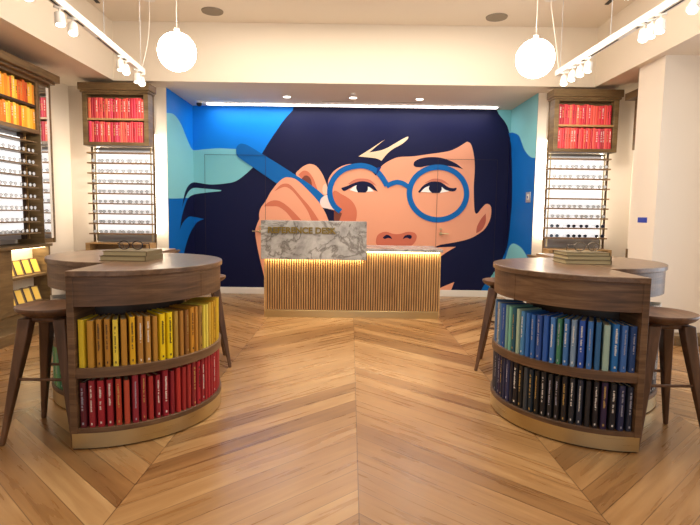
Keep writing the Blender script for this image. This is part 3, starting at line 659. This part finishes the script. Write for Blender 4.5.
MB().box(0, .15, YA, .53, .93, 2.03).build('back_board', GREYP, lu)
MB().box(.15, .185, .40, .45, .93, 2.03).build('post', DARKW, lu)
MB().box(.17, .19, .475, .49, .93, 2.03).build('rod', OAKL, lu)
for k in range(9):
    z = 1.945-.118*k
    MB().box(.185, X0, YA, .50, z-.013, z).build('shelf', OAKD, lu, bevel=.001)
MB().box(0, X0-.005, .57, .735, .88, 2.585).build('mirror_backing', OAKD, lu)
mp_ = MB().box(X0-.005, X0, .575, .70, .93, 2.55).build('mirror', MIRROR, lu)
MB().box(X0-.005, X0+.005, .60, .71, .93, 2.55).build('mirror_frame', PAPER, lu) if False else MB().box(X0-.005, X0+.004, .70, .735, .93, 2.55).build('mirror_frame', TRIMW, lu)
MB().box(0, X0+.01, .735, .765, .88, 2.585).build('end_post', OAKD, lu, bevel=.002)
rnd = random.Random(11)
for k in range(1, 9):
    z = 1.945-.118*k
    for i in range(7):
        mini_glasses((-3.31, 5.1+.40-.155*i, z), PI/2+rnd.uniform(-.05, .05), rnd.choice([FR_GREY, FR_CLR, FR_METAL, FR_DARK]), LENS_CLEAR, 'spectacles, %s from far end, %s shelf down, left wall bookcase' % (ORD[i+1], ORD[k+1]), 'spectacles on the left wall bookcase', proto)
for zb, nm in ((2.325, 'upper'), (2.07, 'lower')):
    y = 5.1+YE-.045; i = 1
    while y > 4.45:
        w = rnd.choice((.028, .034, .04, .045)); hh = rnd.choice((.19, .2, .208, .213)) if nm == 'upper' else rnd.choice((.195, .2, .21, .215))
        c_, cn_ = rnd.choice(YELS)
        simple_book(sb_mesh(w, hh, rnd.choice((0, 1, 2, 3, 3))), (-3.315, y-w/2, zb), PI/2, bmat(c_), '%s book, %s from far end, %s row, left wall bookcase' % (cn_, ORD[i], nm), 'orange and yellow books on the left wall')
        y -= w+.0015; i += 1
# base cabinet with slanted displays
bc = empty('base_display_cabinet', (-3.6, 5.1, 0), 0, 'brown oak base cabinet on the left wall with lit shelves of yellow books', 'cabinet')
b_ = MB().box(0, .33, -.75, .66, .845, .875).box(0, X0, -.75, .0, .2, .845).box(0, X0, .63, .66, .2, .845).box(0, X0, 0, .63, .2, .235)
b_.build('body', OAKD, bc, bevel=.003)
MB().box(0, .5, -.75, .68, 0, .10).box(0, .28, -.75, .66, .10, .2).build('plinth', OAKD, bc, bevel=.003)
MB().box(0, .12, 0, .63, .235, .83).build('back_board', mat('cream_board', '#e2d8c2', .7), bc)
MB().box(.02, X0-.03, .01, .62, .835, .845).build('light_strip', mat('cab_led', '#ffffff', .5, emit='#ffe6b8', es=9), bc)
for z in (.56, .26):
    MB().box(.12, .285, 0, .63, z-.025, z).build('shelf', OAKD, bc)
    continue
    MB().add([(.03, 0, z+.09), (.28, 0, z-.02), (.28, .63, z-.02), (.03, .63, z+.09), (.03, 0, z+.075), (.28, 0, z-.035), (.28, .63, z-.035), (.03, .63, z+.075)], [(0,1,2,3),(7,6,5,4),(0,4,5,1),(1,5,6,2),(2,6,7,3),(3,7,4,0)]).box(.265, .285, 0, .63, z-.02, z+.005).build('slanted_shelf', OAKD, bc)
for z, nm in ((.56, 'upper'), (.26, 'lower')):
    for i in range(4):
        t = empty('book', (-3.6+.225, 5.1+.085+.145*i, z+.0015), 0, 'yellow and brown book propped on the %s lit shelf, %s from the near end' % (nm, ORD[i+1]), 'book', 'propped yellow books', rot=(0, -.42, -.35))
        MB().box(-.03, 0, -.045, .055, 0, .17).build('cover', bmat('#7a5c34'), t)
        MB().box(.0, .0015, -.022, .045, .014, .156).build('cover_panel', mat('propped_yellow', '#f0c850', .5), t)
        MB().box(.0015, .0025, -.04, -.025, .0, .17).build('spine_edge', bmat('#3a2a1c'), t)

# right wall: end of a matching unit seen past the column
ru = empty('tall_bookcase', (3.59, 6.1, 0), 0, 'brown oak bookcase end on the right wall, just behind the white column', 'cabinet')
MB().box(-.38, 0, -.40, .24, 2.61, 2.69).build('cornice', OAKD, ru, bevel=.003)
MB().box(-.3, 0, -.40, .16, 2.03, 2.61).build('book_box', OAKD, ru)
MB().box(-.3, 0, -.40, .16, .1, .87).build('base', OAKD, ru)
MB().box(-.36, 0, -.40, .2, 0, .1).build('plinth', OAKD, ru)
MB().box(-.02, 0, -.40, .16, .87, 2.03).build('back_board', GREYP, ru)

# ------------------------------------------------------------------ ceiling fittings
for x, y, zc, r, px in ((-1.492, 4.6, 2.59, .158, 'left hanging white globe pendant in front of the bulkhead'), (1.546, 4.6, 2.575, .158, 'right hanging white globe pendant in front of the bulkhead'), (1.50, 2.95, 2.585, .158, 'white globe pendant cut off by the top edge of the photo, nearest the camera')):
    t = empty('globe_pendant', (x, y, ZC), 0, px, 'pendant lamp', 'white globe pendants'); zz = zc-ZC
    pts = [(r*math.sin(PI*k/24)+1e-5, zz-r*math.cos(PI*k/24)) for k in range(25)]
    MB().lathe(pts, n=40).build('globe', GLOBE, t)
    MB().tube((0, 0, zz+r-.01), (0, 0, 0), .003, n=6).build('cord', WHITE, t)
    MB().tube((0, 0, zz+r-.006), (0, 0, zz+r+.03), .022, n=16).build('cap', WHITE, t)
    MB().tube((0, 0, -.025), (0, 0, 0), .06, n=24).build('canopy', WHITE, t)
def track(p_far, p_near, side, heads):
    a, b_ = Vector(p_far), Vector(p_near); L = (b_-a).length; d = (b_-a).normalized(); rz = math.atan2(d.y, d.x)
    t = empty('track_rail', a, rz, 'white ceiling-hung track rail running toward the viewer on the %s' % side, 'track light', 'white track rails')
    MB().box(0, L, -.024, .024, -.02, .035).build('rail', WHITE, t, bevel=.003)
    MB().box(.5, L*.45, -.008, .008, -.0215, -.019).box(L*.55, L-.05, -.008, .008, -.0215, -.019).build('slot', DARK, t)
    for q in (.06, 1.0, L-.3): MB().tube((q, 0, .035), (q, 0, ZC-a.z), .0022, n=5).build('suspension_cable', SILVER, t)
    cx_ = -.25
    MB().tube((cx_, 0, ZC-a.z-.025), (cx_, 0, ZC-a.z), .065, n=20).build('canopy', WHITE, t)
    m_ = MB(); prev = (cx_, 0, ZC-a.z-.025)
    for k in range(1, 9):
        f_ = k/8; p = (cx_+(.03-cx_)*f_**1.5, .02*math.sin(f_*PI), ZC-a.z-.025-(ZC-a.z-.06)*f_); m_.tube(prev, p, .0035, n=5); prev = p
    m_.build('power_cord', WHITE, t)
    for i, (q, yaw, tilt) in enumerate(heads):
        p = a+d*q
        h_ = empty('spotlight', (p.x, p.y, p.z-.02), yaw, 'white spotlight head, %s from the far end of the %s track rail' % (ORD[i+1], side), 'spotlight', 'spotlights on the %s track rail' % side)
        MB().box(-.035, .035, -.012, .012, -.014, 0).tube((0, 0, -.045), (0, 0, -.01), .007, n=8).build('bracket', WHITE, h_)
        hd = MB().tube((0, 0, .03), (0, 0, -.05), .031, .037, n=20).build('lamp_head', WHITE, h_, loc=(0, 0, -.074), rot=(tilt, 0, 0))
        MB().tube((0, 0, -.0505), (0, 0, -.053), .029, n=20).build('lens', LAMPF, hd)
zt_ = 2.655
track((-2.151, 5.541, zt_), (-1.97, 3.0, zt_), 'left', [(.05, -2.6, .7), (.19, -2.4, .2), (.50, -2.6, .5), (.65, -2.0, .2), (1.59, -2.6, .5), (1.79, -2.2, .2), (2.21, -2.3, .8)])
track((2.04, 5.39, zt_), (2.13, 2.9, zt_), 'right', [(.17, 2.6, .5), (.34, 2.4, .4), (.50, 2.6, .5), (.65, 2.0, .2), (1.466, 2.6, .6), (1.56, 2.2, .25), (1.66, 2.4, .3), (2.0, 2.3, .8)])
for x, y, sd in ((-1.587, 6.14, 'left'), (1.627, 6.2, 'right')):
    o = MB().tube((0, 0, -.012), (0, 0, 0), .118, .122, n=32).build('ceiling_speaker', mat('speaker_grille', '#8f8474', .8), loc=(x, y, ZC)); tag(o, 'round grey speaker grille in the high ceiling, %s one' % sd, 'speaker', 'ceiling speaker grilles')
for (x0, y0_), (x1, y1_), sd in (((-2.78, 5.95), (-2.73, 5.55), 'left'), ((2.68, 5.80), (2.66, 5.30), 'right')):
    a = Vector((x0, y0_, ZC)); d = Vector((x1-x0, y1_-y0_, 0)); L = d.length
    o = MB().box(0, L, -.02, .02, -.006, 0).build('air_slot', BLACK, loc=a, rot=(0, 0, math.atan2(d.y, d.x))); tag(o, 'short black linear air slot in the %s of the high ceiling' % sd, 'vent', 'black air slots')
# recess ceiling
t = empty('linear_light', (0, 7.74, ZS), 0, 'long thin white linear light across the recess ceiling above the mural', 'ceiling light')
MB().box(-2.09, 2.09, -.03, .03, -.022, 0).build('diffuser', LINEAR, t)
MB().box(-2.11, 2.11, -.036, -.03, -.009, 0).box(-2.11, 2.11, .03, .036, -.009, 0).build('trim', WHITE, t)
for x, y, nm in ((-.883, 7.25, 'left'), (.009, 7.25, 'middle'), (.912, 7.28, 'right')):
    t = empty('downlight', (x, y, ZS), 0, 'small round recessed downlight in the recess ceiling, %s of three' % nm, 'ceiling light', 'recess downlights')
    MB().tube((0, 0, -.006), (0, 0, 0), .062, n=24).build('trim', WHITE, t); MB().tube((0, 0, -.008), (0, 0, -.006), .048, n=24).build('lens', LAMPF, t)
o = MB().tube((0, 0, -.02), (0, 0, 0), .03, n=16).build('sprinkler', WHITE, loc=(.01, 7.0, ZS)); tag(o, 'tiny white sprinkler cap in the recess ceiling above the middle downlight', 'sprinkler')
for x, sd in ((-.2, 'left'), (.75, 'right')):
    o = MB().box(-.22, .22, -.008, .008, -.003, 0).build('air_slot', mat('vent_brown', '#8c7c6c', .6), loc=(x, 7.52, ZS)); tag(o, 'faint thin air slot in front of the linear light, %s one' % sd, 'vent', 'faint air slots in the recess ceiling')
t = empty('security_camera', (-2.17, 7.62, ZS), 0, 'small black and white dome camera in the upper left corner of the recess', 'camera')
MB().tube((0, 0, -.03), (0, 0, 0), .05, n=20).build('base', WHITE, t)
MB().lathe([(1e-4, -.075), (.02, -.071), (.034, -.058), (.04, -.03)], n=20).build('dome', BLACK, t)
# wall control and tape
t = empty('control_plate', (RX, 7.02, 1.49), 0, 'small silver control plate on the blue right side wall of the recess', 'switch')
MB().box(-.012, -.0, -.09, .09, -.07, .07).build('plate', SILVER, t, bevel=.003); MB().box(-.018, -.012, -.035, .03, -.03, .04).build('panel', WHITE, t); MB().box(-.021, -.018, -.018, .012, -.015, .02).build('button', BLUEMAT if False else mat('button_blue', '#3a5c9c', .4), t)
o = MB().prism([(-.0, -.075), (-.0, .10), (-.002, .095), (-.002, -.08)], -.027, .027).build('masking_tape', mat('blue_tape', '#2a3fae', .6), loc=(3.0, 5.41, 1.22)); tag(o, 'small strip of blue masking tape on the side of the white column', 'tape')

# ------------------------------------------------------------------ light
def area(name, loc, sx, sy, power, c_, rot=(0, 0, 0)):
    l = bpy.data.lights.new(name, 'AREA'); l.shape = 'RECTANGLE'; l.size = sx; l.size_y = sy; l.energy = power; l.color = c_
    o = bpy.data.objects.new(name, l); col.objects.link(o); o.location = loc; o.rotation_euler = rot; return o
WARM = (1, .885, .745)
for y, p in ((-.9, 8), (1.3, 38), (3.6, 74), (5.5, 58)): area('ceiling_fill', (0, y, ZC-.02), 3.6, .5, p, WARM)  # unseen fill panels added under the ceiling to brighten the room
area('storefront_daylight', (0, YF+.15, 1.5), 5.6, 2.4, 26, (.93, .95, 1), (PI/2, 0, 0))
area('side_window_daylight', (XR-.02, 3.25, 1.5), 2.5, 1.9, 34, (.84, .91, 1), (0, PI/2, 0))
area('recess_light', (0, 7.74, ZS-.03), 4.1, .05, 18, (1, .94, .9))
for x in (-.883, .009, .912): area('downlight_glow', (x, 7.26, ZS-.012), .09, .09, 5, (1, .92, .84))
area('desk_glow', (.63, 6.2-.02, .786), .86, .02, 3.2, (1, .76, .45))
area('desk_glow', (-.42, 6.2-.02, .698), 1.15, .02, 4.0, (1, .76, .45))
def spot(loc, target, power, size=50, blend=.7, c_=(1, .91, .80)):
    l = bpy.data.lights.new('spot', 'SPOT'); l.energy = power; l.spot_size = math.radians(size); l.spot_blend = blend; l.color = c_; l.shadow_soft_size = .05
    o = bpy.data.objects.new('spot', l); col.objects.link(o); o.location = loc
    o.rotation_euler = (Vector(target)-Vector(loc)).to_track_quat('-Z', 'Y').to_euler()
spot((-2.1, 5.2, 2.42), (-2.85, 6.6, 2.1), 75); spot((2.0, 5.1, 2.42), (2.8, 6.6, 2.1), 75)
spot((-2.03, 4.1, 2.42), (-3.4, 5.0, 1.9), 45); spot((-2.0, 3.5, 2.42), (-3.3, 5.3, 1.6), 35)
spot((2.09, 3.9, 2.42), (1.0, 4.6, 0), 30, 70); spot((-2.0, 3.9, 2.42), (-.6, 4.6, 0), 30, 70)

w = bpy.data.worlds.new('world'); bpy.context.scene.world = w; w.use_nodes = True
w.node_tree.nodes['Background'].inputs[0].default_value = (.75, .86, 1, 1); w.node_tree.nodes['Background'].inputs[1].default_value = .4
sc = bpy.context.scene
sc.view_settings.view_transform = 'Standard'; sc.view_settings.look = 'None'; sc.view_settings.gamma = 1; sc.view_settings.exposure = 0
sc.view_settings.use_curve_mapping = False
